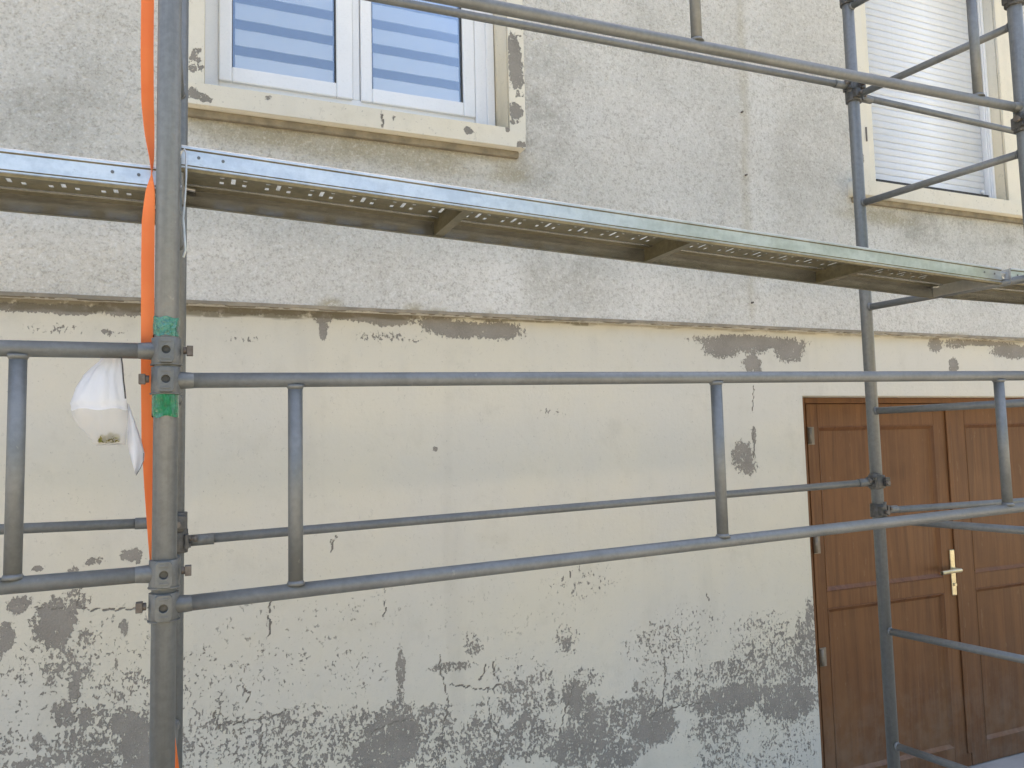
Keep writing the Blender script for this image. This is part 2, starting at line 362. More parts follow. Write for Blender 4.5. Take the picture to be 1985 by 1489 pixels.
CRACKS = [[(.91,.95),(.903,.912),(.911,.872),(.922,.832),(.938,.772),(.92,.697),(.91,.622),(.917,.528)],
[(.939,.834),(1.002,.821),(1.066,.8),(1.12,.795),(1.164,.815)], [(1.098,.796),(1.101,.728),(1.11,.668),(1.143,.604),(1.157,.543),(1.134,.49)],
[(.691,1.215),(.691,1.167),(.696,1.147),(.686,1.106)], [(.277,1.211),(.273,1.163),(.28,1.126),(.275,1.1)],
[(.093,.86),(.101,.824),(.11,.802),(.115,.814),(.186,.811),(.246,.814),(.251,.748),(.247,.646)], [(.246,.811),(.289,.813),(.328,.828)],
[(-.323,.996),(-.322,.947),(-.327,.894)], [(1.919,.793),(1.92,.716),(1.901,.632),(1.835,.566)], [(1.901,.584),(1.968,.6),(2.062,.6),(2.157,.59)],
[(1.122,.898),(1.128,.853),(1.144,.821)], [(1.093,.888),(1.08,.85),(1.062,.832)], [(.513,1.428),(.5,1.407),(.496,1.377)], [(.491,1.421),(.5,1.401)],
[(-.305,1.247),(-.252,1.24),(-.112,1.229)], [(-.372,1.256),(-.444,1.269)], [(2.155,1.067),(2.165,1.032)], [(.637,.704),(.715,.729),(.794,.726)],
[(1.476,.756),(1.433,.659),(1.407,.581)], [(1.473,1.22),(1.477,1.194)], [(2.462,1.802),(2.453,1.766),(2.463,1.729),(2.451,1.669)],
[(2.473,1.997),(2.46,1.875)], [(-.321,1.317),(-.328,1.271),(-.312,1.25)], [(.185,.934),(.211,.904),(.202,.879)]]
DARK = [(-.4,2.91,.18,.09,.5), (-.23,3.05,.09,.12,.3), (-.48,2.81,.135,.075,.45), (-.19,2.74,.09,.12,.3), (1.38,3.13,.125,.18,.75),
(1.34,2.93,.1,.1,.6), (1.47,3.4,.15,.12,.35), (1.51,2.44,.225,.12,.5), (2.98,3.36,.21,.36,.3), (2.75,3.07,.21,.225,.28), (1.92,3.62,.5,.15,.2),
(3.66,2.85,.44,.084,.75), (4.06,2.85,.405,.05,.6), (3.43,2.84,.21,.05,.5), (.23,2.54,.3,.12,.15), (2.58,3.8,.12,.225,.25), (2.32,3.09,.09,.2,.3),
(-.31,3.18,.09,.12,.25)]
OCHRE = [(.23,2.92,.28,.052,.62), (.51,2.91,.225,.06,.62), (.86,2.91,.28,.07,.55), (1.1,2.9,.2,.044,.5), (.11,2.93,.12,.06,.6),
(2.47,3.49,.021,.4,.38), (2.45,2.81,.021,.4,.36), (2.45,2.46,.018,.15,.3), (3.29,2.88,.24,.037,.6), (1.21,2.87,.1,.035,.6), (-.47,2.36,.3,.12,.2),
(.49,2.29,.05,.016,.8), (.81,2.29,.045,.012,.9), (.91,2.28,.036,.012,.8), (3.8,2.27,.12,.015,.9), (1.13,2.29,.024,.012,.7)]
PALE = [(1.1,2.89,.08,.028,.8), (1.19,2.39,.09,.11,.7), (1.02,2.4,.16,.12,.3), (2.58,3.51,.09,.54,.55), (2.55,2.87,.087,.375,.5),
(2.11,2.99,.27,.3,.3), (1.86,2.38,.2,.1,.3), (.02,2.81,.038,.08,.6), (1.63,3.12,.1,.08,.3), (3.27,2.67,.105,.15,.4)]
PEEL_SURROUND = [(1.26,3.36,.03,.11,1), (1.27,3.29,.025,.087,.8), (1.25,3.42,.02,.063,.75), (1.26,3.14,.033,.038,1), (1.25,3.1,.035,.014,.8),
(1.29,3.5,.015,.035,.6), (.02,3.15,.018,.044,.62), (.01,3.12,.016,.02,.8), (.04,3.12,.01,.016,.7)]
PEEL_SILL = [(.02,3.0,.052,.014,.85), (.05,2.99,.021,.01,1), (.01,3.02,.016,.009,.8), (1.03,3.01,.018,.016,1), (1.2,3.04,.01,.012,1),
(.26,3.03,.008,.006,1), (.73,3.02,.012,.01,.7), (.68,2.98,.008,.01,.9), (.68,3.0,.006,.024,.55), (1.26,2.98,.024,.01,.7)]

# ------------------------------------------------------------------ ground and surroundings
bm = new()
vs = [bm.verts.new(p) for p in ((-120, -120, -.05), (120, -120, -.05), (120, 120, -.05), (-120, 120, -.05))]; bm.faces.new(vs)
struct('ground', bm, 'ground')
bm = new(); box(bm, -3.5, 8.5, 1.95, 3.2, -.10, -.045)
struct('path', bm, 'apron')
# the garden side behind the camera: a hedge of trees that the metal and the panes reflect
hedge = thing('hedge', (3, -13, 0), 'tall dense green hedge across the garden, facing the house', 'hedge')
bm = new(); nx, nz = 150, 24
gr = []
for i in range(nx+1):
    cc = []
    for k in range(nz+1):
        x = -28 + 62*i/nx; h = 4.2 + 7*min(1, max(0, (x-7)/3.5)) + 1.1*noise.noise(Vector((x*.23, 3, 0))) + .5*noise.noise(Vector((x*.9, 7, 0)))
        z = h*k/nz; y = -13 + .7*noise.fractal(Vector((x*.8, z*.8, 1)), 1, 2, 4) - .9*(k/nz)**6
        cc.append(bm.verts.new((x, y, z)))
    gr.append(cc)
for i in range(nx):
    for k in range(nz): bm.faces.new((gr[i][k], gr[i+1][k], gr[i+1][k+1], gr[i][k+1]))
obj('foliage', bm, 'hedge', hedge, recalc=False)

# ------------------------------------------------------------------ house
house = thing('house', (1.5, 2.95, 0), 'old house facade, rough grey render above and flaking cream paint below', 'house')
DX0, DX1, DZ = 2.765, 5.115, 1.956          # garage door opening
W1 = (.047, 1.231, 3.046, 4.42)             # first floor windows: x0, x1, sill, head
W2 = (3.247, 4.30, 3.046, 4.42)
YL, YU = 2.95, 2.91
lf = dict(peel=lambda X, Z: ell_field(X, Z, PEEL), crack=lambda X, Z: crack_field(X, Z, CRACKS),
          dark_strip=lambda X, Z: np.clip((Z-(2.262-.030*np.clip((1.1-X)/.9, .12, 1)-.006*np.sin(X*23)*np.sin(X*7)))/.004, 0, 1)*np.where(X < 1.6, 1, .6))  # brown strip along the top of the lower wall, narrowing to the right
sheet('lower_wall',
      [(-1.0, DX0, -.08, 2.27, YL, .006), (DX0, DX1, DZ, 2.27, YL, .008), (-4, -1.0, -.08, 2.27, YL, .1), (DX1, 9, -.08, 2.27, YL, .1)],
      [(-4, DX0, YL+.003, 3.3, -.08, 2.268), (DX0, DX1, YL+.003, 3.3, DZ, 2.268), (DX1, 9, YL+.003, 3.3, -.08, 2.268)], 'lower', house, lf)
uf = dict(dark=lambda X, Z: ell_field(X, Z, DARK), ochre=lambda X, Z: ell_field(X, Z, OCHRE), pale=lambda X, Z: ell_field(X, Z, PALE))
ZB, ZT = 2.27, 6.2
sheet('upper_wall',
      [(-1.2, W1[0], ZB+.012, ZT, YU, .02), (W1[0], W1[1], ZB+.012, W1[2], YU, .02), (W1[0], W1[1], W1[3], ZT, YU, .05), (W1[1], W2[0], ZB+.012, ZT, YU, .02),
       (W2[0], W2[1], ZB+.012, W2[2], YU, .02), (W2[0], W2[1], W2[3], ZT, YU, .05), (W2[1], 5.2, ZB+.012, ZT, YU, .03), (-4, -1.2, ZB+.012, ZT, YU, .2), (5.2, 9, ZB+.012, ZT, YU, .2)],
      [(-4, W1[0], YU+.003, 3.3, ZB, ZT), (W1[0], W1[1], YU+.003, 3.3, ZB, W1[2]), (W1[0], W1[1], YU+.003, 3.3, W1[3], ZT), (W1[1], W2[0], YU+.003, 3.3, ZB, ZT),
       (W2[0], W2[1], YU+.003, 3.3, ZB, W2[2]), (W2[0], W2[1], YU+.003, 3.3, W2[3], ZT), (W2[1], 9, YU+.003, 3.3, ZB, ZT)], 'upper', house, uf)
# worn lower arris of the upper render: a drip edge with bits broken off
bm = new(); x = -1.2
prev = None
while x < 5.2:
    zz = ZB + .004*noise.noise(Vector((x*9, 0, 0))) + .003*noise.noise(Vector((x*40, 2, 0)))
    yy = YU - .004 + .003*noise.noise(Vector((x*14, 5, 0)))
    cur = [bm.verts.new((x, yy, ZB+.013)), bm.verts.new((x, yy-.001, zz)), bm.verts.new((x, YU+.02, zz)), bm.verts.new((x, YU+.02, ZB+.013))]
    if prev:
        for k in range(4): bm.faces.new((prev[k], prev[(k+1) % 4], cur[(k+1) % 4], cur[k]))
    prev = cur; x += .012
obj('render_edge', bm, 'soffit', house)
bm = new(); box(bm, -4, 9, 3.302, 10, 0, 6.2); obj('rear_wall', bm, 'render', house)
bm = new()
vs = [bm.verts.new(p) for p in ((-4.4, 2.5, 6.05), (9.4, 2.5, 6.05), (9.4, 6.5, 8.2), (-4.4, 6.5, 8.2), (-4.4, 10.5, 6.05), (9.4, 10.5, 6.05), (-4.4, 2.5, 6.2), (9.4, 2.5, 6.2), (9.4, 6.5, 8.35), (-4.4, 6.5, 8.35), (-4.4, 10.5, 6.2), (9.4, 10.5, 6.2))]
for f in ((0, 1, 2, 3), (3, 2, 5, 4), (6, 9, 8, 7), (9, 10, 11, 8), (0, 6, 7, 1), (4, 5, 11, 10), (0, 3, 9, 6), (3, 4, 10, 9), (1, 7, 8, 2), (2, 8, 11, 5)): bm.faces.new([vs[i] for i in f])
obj('roof', bm, 'roof', house)

def surround(w, width, peels, x_out0, x_out1):
    x0, x1, z0, z1 = w; y = YU - .014
    f = dict(peel=lambda X, Z: ell_field(X, Z, peels), crack=lambda X, Z: X*0)
    o = sheet('window_surround', [(x_out0, x0, z0, z1+.07, y, .007), (x1, x_out1, z0, z1+.07, y, .007), (x0, x1, z1, z1+.07, y, .02)],
          [(x_out0, x0, y+.002, YU+.002, z0, z1+.07), (x1, x_out1, y+.002, YU+.002, z0, z1+.07), (x0, x1, y+.002, YU+.002, z1, z1+.07),
           (x1-.002, x1+.001, YU+.004, 3.2, z0, z1), (x0-.001, x0+.002, YU+.004, 3.2, z0, z1)], 'trim', house, f)
    return o
def sill(xa, xb, z0, z1, peels):
    y = 2.85
    f = dict(peel=lambda X, Z: ell_field(X, Z, peels), crack=lambda X, Z: crack_field(X, Z, [[(.675, 3.04), (.683, 3.01), (.681, 2.985)]]) if peels else X*0)
    sheet('window_sill', [(xa, xb, z0, z1, y, .007)], [(xa, xb, y+.002, 3.18, z0, z1)], 'trim', house, f)
    bm = new(); box(bm, xa+.015, xb-.015, 2.885, YU+.001, z0-.03, z0-.001); obj('sill_bed', bm, 'soffit', house, bevel=.006)
surround(W1, .07, PEEL_SURROUND, -.03, 1.303); sill(-.045, 1.28, 2.968, 3.045, PEEL_SILL)
surround(W2, .08, [(3.2, 3.2, .006, .04, .6)], 3.165, 4.47); sill(3.10, 4.60, 2.968, 3.045, [])

# casement window with day-and-night blinds
fx0, fx1, fz0, fz1, fy = .049, 1.229, 3.10, 4.41, 3.07
bm = new()
for b in ((fx0, fx0+.052, fz0, fz1), (fx1-.052, fx1, fz0, fz1), (fx0+.052, fx1-.052, fz0, fz0+.068), (fx0+.052, fx1-.052, fz1-.06, fz1), (.612, .642, fz0+.068, fz1-.06)):
    box(bm, b[0], b[1], fy, fy+.07, b[2], b[3])
win = obj('window', bm, 'pvc', house, bevel=.003)
bm = new(); box(bm, fx1-.0885, fx1-.004, fy-.018, fy-.001, fz0+.002, fz1); box(bm, fx1-.04, fx1-.004, fy-.03, fy-.019, fz0+.004, fz1); obj('shutter_guide', bm, 'pvc', win, bevel=.003)
bm = new(); box(bm, fx0, fx1-.078, fy-.02, fy-.001, fz0-.05, fz0+.03); obj('sill_profile', bm, 'pvc_cream', win, bevel=.004)
for sx0, sx1, gx0, gx1 in ((.100, .610, .148, .545), (.644, 1.140, .690, 1.086)):
    sz0, sz1, gz0, gz1 = fz0+.062, fz1-.05, 3.222, fz1-.11; ys = fy-.016
    bm = new()
    for b in ((sx0, gx0, sz0, sz1), (gx1, sx1, sz0, sz1), (gx0, gx1, sz0, gz0), (gx0, gx1, gz1, sz1)): box(bm, b[0], b[1], ys, ys+.06, b[2], b[3])
    obj('sash', bm, 'pvc', win, bevel=.005)
    bm = new()
    for b in ((gx0, gx0+.003, gz0, gz1), (gx1-.003, gx1, gz0, gz1), (gx0+.003, gx1-.003, gz0, gz0+.003)): box(bm, b[0], b[1], ys+.012, ys+.02, b[2], b[3])
    obj('gasket', bm, 'dark', win)
    bm = new(); box(bm, gx0, gx1, ys+.022, ys+.026, gz0, gz1); obj('pane', bm, 'glass', win)
    bm = new(); n = 30; pr = None
    for k in range(n+1):                      # the blind hangs a little uneven
        x = gx0+.012 + (gx1-gx0-.02)*k/n; y = ys+.036 + .001*math.sin(k*.5)
        c = [bm.verts.new((x, y, gz0-.01)), bm.verts.new((x, y, gz1))]
        if pr: bm.faces.new((pr[0], c[0], c[1], pr[1]))
        pr = c
    obj('blind', bm, 'blind', win, recalc=False)
bm = new(); box(bm, fx0, fx1, 3.20, 3.22, fz0, fz1); obj('room_void', bm, 'room', win)

# roller shutter, closed, one object per slat
bm = new(); sy = 2.985
box(bm, 3.25, 3.384, sy, sy+.05, 3.07, 4.41)
shut = obj('roller_shutter', bm, 'pvc_cream', house, bevel=.004)
bm = new(); box(bm, 4.258, 4.296, sy-.01, sy+.05, 3.07, 4.41); obj('side_guide', bm, 'pvc', shut, bevel=.004)
bm = new(); box(bm, 4.263, 4.296, sy-.02, sy-.011, 3.08, 4.41); box(bm, 4.268, 4.276, sy-.028, sy-.021, 3.08, 4.41); obj('guide_rail', bm, 'pvc', shut, bevel=.002)
def slat_mesh():
    bm = new(); prof = []
    for k in range(7):
        a = k/6; prof.append((sy+.020 - .003*math.sin(math.pi*a), 3.122 + .0362*a))
    prof += [(sy+.027, 3.122+.0362), (sy+.027, 3.122)]
    L = [bm.verts.new((3.386, y, z)) for y, z in prof]; Rr = [bm.verts.new((4.255, y, z)) for y, z in prof]
    for k in range(len(prof)):
        j = (k+1) % len(prof); f = bm.faces.new((L[k], L[j], Rr[j], Rr[k])); f.smooth = k < 6
    bm.faces.new(L); bm.faces.new(Rr[::-1]); return bm
s0 = obj('slat', slat_mesh(), 'slat', shut)
for k in range(1, 34):
    s = s0.copy(); col.objects.link(s); s.parent = shut
    s.location = (random.uniform(-.001, .001), random.uniform(-.0008, .0008), .0372*k)
bm = new(); box(bm, 3.386, 4.255, sy+.010, sy+.030, 3.1195, 3.1235); obj('bottom_bar', bm, 'slat', shut, bevel=.002)
bm = new(); box(bm, 3.386, 4.255, sy+.036, sy+.04, 3.07, 4.41); obj('shutter_backing', bm, 'room', shut)
bm = new(); tube(bm, (4.225, sy+.004, 3.138), (4.225, sy+.018, 3.138), .010); obj('stop_button', bm, 'slat', shut)
bm = new(); box(bm, 3.386, 4.255, sy-.002, sy+.03, 3.048, 3.1185); obj('gap_shade', bm, 'dark', shut)  # black strip that paints the shade of the gap below the slats
bm = new(); box(bm, 3.228, 3.234, YU-.02, YU-.0155, 3.27, 3.345); obj('shutter_catch', bm, 'bolt', house)

# old pipe fixings left in the render
for x, z in ((2.446, 3.316), (2.452, 3.007), (2.452, 2.391)):
    bm = new(); tube(bm, (x, YU-.012, z), (x, YU+.01, z), .0045, 10); obj('fixing', bm, 'bolt', house)

# garage door: frame and two panelled leaves
yd = 3.10
bm = new()
box(bm, DX0+.001, 2.912, yd-.01, yd+.06, -.044, DZ-.001); box(bm, 4.965, DX1-.001, yd-.01, yd+.06, -.044, DZ-.001); box(bm, 2.912, 4.965, yd-.01, yd+.06, 1.925, DZ-.001)
obj('door_frame', bm, 'wood', house, bevel=.004)
bm = new(); box(bm, DX0, DX1, yd+.07, yd+.1, -.044, DZ); obj('garage_void', bm, 'room', house)
def panel(x0, x1, z0, z1, y, par):
    bm = new()
    def ring(ins, yy): return [bm.verts.new(p) for p in ((x0+ins, yy, z0+ins), (x1-ins, yy, z0+ins), (x1-ins, yy, z1-ins), (x0+ins, yy, z1-ins))]
    rs = [ring(0, y-.0125), ring(.004, y-.014), ring(.022, y+.001), ring(.03, y+.001)]
    for a, b in zip(rs[:-1], rs[1:]):
        for k in range(4): bm.faces.new((a[k], a[(k+1) % 4], b[(k+1) % 4], b[k]))
    bm.faces.new(rs[-1]); obj('panel', bm, 'wood', par)
def leaf(x0, x1, px0, px1):
    bm = new(); z0, z1 = -.040, 1.922; y0, y1 = yd-.012, yd+.04
    for b in ((x0, px0, z0, z1), (px1, x1, z0, z1), (px0, px1, z0, .07), (px0, px1, .89, .973), (px0, px1, 1.805, z1)): box(bm, b[0], b[1], y0, y1, b[2], b[3])
    d = obj('door', bm, 'wood', house, bevel=.0025)
    panel(px0, px1, .973, 1.805, yd, d); panel(px0, px1, .07, .89, yd, d)
    return d
dl = leaf(2.915, 3.938, 2.985, 3.815); dr = leaf(3.943, 4.962, 4.06, 4.89)
bm = new(); box(bm, 3.905, 3.938, yd-.022, yd-.0125, .03, 1.915); obj('cover_strip', bm, 'wood', dl, bevel=.004)
for z in (1.76, 1.213, .659):
    bm = new(); tube(bm, (2.925, yd-.020, z-.04), (2.925, yd-.020, z+.04), .010, 12); box(bm, 2.915, 2.955, yd-.017, yd-.0125, z-.045, z+.045); obj('hinge', bm, 'hinge', dl)
bm = new()
box(bm, 3.868, 3.902, yd-.021, yd-.013, .872, 1.118)
tube(bm, (3.885, yd-.021, 1.012), (3.885, yd-.062, 1.012), .011, 14)
path(bm, [(3.892, yd-.06, 1.012), (3.85, yd-.064, 1.013), (3.80, yd-.062, 1.011), (3.752, yd-.056, 1.008)], .011, 10)
h = obj('handle', bm, 'brass', dl, bevel=.003)
bm = new(); tube(bm, (3.885, yd-.0215, .93), (3.885, yd-.03, .93), .009, 14); obj('keyhole', bm, 'brass', dl)

# ------------------------------------------------------------------ scaffold frames
RP = .0232
def frame(xf, xr, rungs, label):
    f = thing('scaffold_ladder', (xf, 1.72, 0), label, 'scaffold', 'upright ladder frames of the scaffold')
    for x, y in ((xf, 1.72), (xr, 2.36)):
        bm = new(); tube(bm, (x, y, -.01), (x, y, 5.3), RP, 36); obj('post', bm, 'post', f)
        bm = new(); tube(bm, (x, y, -.044), (x, y, -.005), .03, 24); box(bm, x-.07, x+.07, y-.07, y+.07, -.05, -.040); obj('base_plate', bm, 'cast', f)
    for z in rungs:
        bm = new(); tube(bm, (xf, 1.72+RP-.004, z), (xr, 2.36-RP+.004, z), .0138, 20)
        for (x, y, s) in ((xf, 1.72, 1), (xr, 2.36, -1)): tube(bm, (x, y+s*(RP-.002), z), (x, y+s*(RP+.006), z), .018, 18, r2=.0145)
        obj('rung', bm, 'tube', f)
    return f
fl = frame(-.040, -.028, (.587, 1.024, 1.461, 1.898, 2.335, 2.772, 3.209, 3.646), 'left ladder frame, thick front post with green film beside the orange strap')
fr_ = frame(2.657, 2.574, (.538, .978, 1.416, 1.852, 2.277, 2.713, 3.171, 3.56), 'right ladder frame of the scaffold with rungs standing in front of the brown garage door')
# joint sleeve and film on the left front post
def sleeve(x, y, z0, z1, r, m, name, par, wob=0.):
    bm = new(); n = 36; pr = None; steps = max(2, int((z1-z0)/.004))
    for k in range(steps+1):
        z = z0+(z1-z0)*k/steps
        ring = []
        for i in range(n):
            a = 2*math.pi*i/n; rr = r + wob*noise.noise(Vector((math.cos(a)*1.6, math.sin(a)*1.6, z*60)))
            edge = wob*6*noise.noise(Vector((math.cos(a)*1.2, math.sin(a)*1.2, 9+z*3))) if k in (0, steps) else 0
            ring.append(bm.verts.new((x+rr*math.cos(a), y+rr*math.sin(a), z+edge)))
        if pr:
            for i in range(n):
                f = bm.faces.new((pr[i], pr[(i+1) % n], ring[(i+1) % n], ring[i])); f.smooth = True
        pr = ring
    return obj(name, bm, m, par)
g1 = sleeve(-.041, 1.72, 1.822, 1.872, .0252, 'green', 'tape', fl, .0011); g1['label'] = 'bright green film below the clamps'
g2 = sleeve(-.041, 1.72, 1.986, 2.024, .0246, 'teal', 'tape', fl, .0011); g2['label'] = 'dark tinted film above the clamps'
# locking wire of the deck hook, dangling down the left post
bm = new(); path(bm, [(-.022, 1.765, 2.375), (-.016, 1.762, 2.393), (-.010, 1.76, 2.398), (-.006, 1.76, 2.388), (-.006, 1.762, 2.34), (-.008, 1.764, 2.29), (-.011, 1.766, 2.25), (-.008, 1.766, 2.21), (-.006, 1.766, 2.18), (-.010, 1.768, 2.165)], .0022)
obj('locking_wire', bm, 'deck', fl)

def coupler(x, y, z, side, par, rr=RP, front=True, m='cast'):
    """half-shell coupler round a post at (x,y,z); the tube arrives from side, the bolt sticks out on the other"""
    bm = new(); h = .0262
    tube(bm, (x, y, z-h), (x, y, z+h), rr+.0048, 32); tube(bm, (x, y, z-h-.003), (x, y, z-h), rr+.0068, 32)
    tube(bm, (x+side*.02, y, z), (x+side*.052, y, z), .0185, 24, r2=.0160)
    ys = y-rr-.0125 if front else y+rr+.0125; s = -1 if front else 1
    n = 24; hw, hh, rh = .0150, h-.001, .0082
    yb_ = y+s*(rr-.004)
    def sq(a_):                                    # square outline of the boss in the direction a_
        cx, cz = math.cos(a_), math.sin(a_); k = min(hw/abs(cx) if abs(cx) > 1e-6 else 9, hh/abs(cz) if abs(cz) > 1e-6 else 9); return cx*k, cz*k
    A, Bk, C, D = [], [], [], []
    for k in range(n):
        a_ = 2*math.pi*(k+.5)/n; ox, oz = sq(a_)
        A.append(bm.verts.new((x+ox, ys, z+oz))); Bk.append(bm.verts.new((x+ox, yb_, z+oz)))
        C.append(bm.verts.new((x+rh*math.cos(a_), ys, z+rh*math.sin(a_)))); D.append(bm.verts.new((x+rh*math.cos(a_), ys-s*.009, z+rh*math.sin(a_))))
    for k in range(n):
        j = (k+1) % n; bm.faces.new((A[k], A[j], C[j], C[k])); bm.faces.new((C[k], C[j], D[j], D[k])); bm.faces.new((A[k], Bk[k], Bk[j], A[j]))
    for dz in (.0172, -.0172): box(bm, x-.009, x+.009, min(ys, ys+s*.0012), max(ys, ys+s*.0012), z+dz-.0022, z+dz+.0022)
    c = obj('coupler', bm, m, par, bevel=.0008)
    bm = new(); tube(bm, (x, ys-s*.0085, z), (x, ys-s*.0075, z), .0080, 18); tube(bm, (x, ys-s*.0076, z), (x, ys-s*.0062, z), .0040, 6); obj('socket', bm, 'iron', c)
    bm = new(); bx = x-side*(rr+.008); tube(bm, (bx, y-.004, z+.002), (bx-side*.007, y-.004, z+.002), .0075, 12)
    box(bm, min(bx-side*.0065, bx-side*.019), max(bx-side*.0065, bx-side*.019), y-.014, y+.006, z-.0085, z+.0115); obj('bolt', bm, 'bolt', c, bevel=.001)
    return c
def clamp_block(x, y, z, par, side=1):
    """rough two-piece swivel clamp seen from its back"""
    bm = new(); tube(bm, (x, y, z-.026), (x, y, z+.026), RP+.008, 28); tube(bm, (x+side*.012, y-.004, z-.030), (x+side*.012, y-.004, z+.034), RP*.9, 20)
    box(bm, x-.016*side-.012, x-.016*side+.012, y-RP-.02, y-RP+.002, z-.018, z+.018)
    for dz in (-.011, .011): box(bm, x+side*.018, x+side*.040, y-.022, y-.010, z+dz-.006, z+dz+.006)
    box(bm, x+side*.024, x+side*.034, y-.026, y+.022, z-.020, z+.020)
    c = obj('coupler', bm, 'iron', par, bevel=.0015)
    bm = new(); tube(bm, (x+side*.036, y-.012, z+.006), (x+side*.054, y-.012, z+.006), .0062, 8); tube(bm, (x+side*.046, y-.012, z+.006), (x+side*.056, y-.012, z+.006), .0105, 6)
    obj('bolt', bm, 'bolt', c)
    bm = new(); tube(bm, (x-side*.006, y-RP-.022, z-.004), (x-side*.006, y-RP-.034, z-.004), .009, 6); obj('bolt', bm, 'bolt', c)
    return c

# ------------------------------------------------------------------ guard rails: two tubes joined by uprights, clamped at both ends
def guard(x0, x1, zt0, zt1, zb0, zb1, ups, label, r=.0158):
    g = thing('guard_rail', (x0, 1.72, 0), label, 'guard rail', 'double guard rails on the front of the scaffold')
    for a, b in ((zt0, zt1), (zb0, zb1)):
        bm = new(); tube(bm, (x0+.034, 1.72, a), (x1-.034, 1.72, b), r, 28); obj('tube', bm, 'tube', g)
    for u in ups:
        f = (u-x0)/(x1-x0); za = zt0+(zt1-zt0)*f; zb = zb0+(zb1-zb0)*f
        bm = new(); tube(bm, (u, 1.72, zb+r-.003), (u, 1.72, za-r+.003), r*.97, 28)
        tube(bm, (u, 1.72, zb+r-.004), (u, 1.72, zb+r+.005), r*1.3, 24, r2=r*.98); tube(bm, (u, 1.72, za-r-.005), (u, 1.72, za-r+.004), r*.98, 24, r2=r*1.3)
        obj('upright', bm, 'tube', g)
    for x, s, a, b in ((x0, 1, zt0, zb0), (x1, -1, zt1, zb1)):
        coupler(x, 1.72, a, s, g); coupler(x, 1.72, b, s, g)
    return g
XL, XR = -.040, 2.657
RZ0, RZ1 = 3.181, 3.216
guard(XL, XR, 1.898, 1.939, 1.450, 1.512, (.214, 1.316, 2.435), 'long grey double guard rail crossing the flaking wall and the garage door at mid height')
guard(XL-2.697, XL, 1.950, 1.957, 1.498, 1.514, (-2.48, -1.40, -.298), 'grey double guard rail left of the orange strap, white bag hanging from it')
guard(XL, XR, 3.272, 3.312, 2.826, 2.866, (.214, 1.303, 2.438), 'upper grey double guard rail crossing in front of both first floor windows')

def rail(x0, x1, z0, z1, label, clamps, r=.0135, grp='single tubes on the wall side of the scaffold'):
    g = thing('handrail', (x0, 2.36, z0), label, 'handrail', grp)
    bm = new(); tube(bm, (x0, 2.36-.0, z0), (x1, 2.36, z1), r, 24); obj('tube', bm, 'tube', g)
    for (x, z, s) in clamps:
        clamp_block(x, 2.36, z, g, s)
        bm = new(); tube(bm, (x+s*.028, 2.36, z), (x+s*.10, 2.36, z+(z1-z0)/(x1-x0)*s*.08), r+.0022, 20); obj('ferrule', bm, 'cast', g)
    return g
rail(-.028+.03, 2.574-.03, 1.510, 1.566, 'thin grey wall side tube running from the left post to the garage door', ((-.028, 1.508, 1), (2.574, 1.567, -1)))
rail(-2.66, -.028-.03, 1.600, 1.562, 'thin grey wall side tube at left, ending behind the orange strap', ((-.028, 1.562, -1),))
rail(-.028+.03, 2.574-.03, RZ0, RZ1, 'thin grey wall side tube passing in front of the striped window', ((-.028, RZ0, 1), (2.574, RZ1, -1)))
rail(2.574+.03, 5.2, 3.181, 3.130, 'thin grey wall side tube crossing the white roller shutter', ((2.574, 3.176, 1),))
rail(2.574+.03, 5.2, 1.450, 1.440, 'thin grey wall side tube at right, crossing the top panels of the garage door', ((2.574, 1.452, 1),))
# swivel couplers where the next lift is joined on the right front post
j = None
for z in (2.812, 3.262):
    c = clamp_block(2.657, 1.72, z, fr_, -1)
clamp_block(2.574, 2.36, 3.60, fr_, 1)

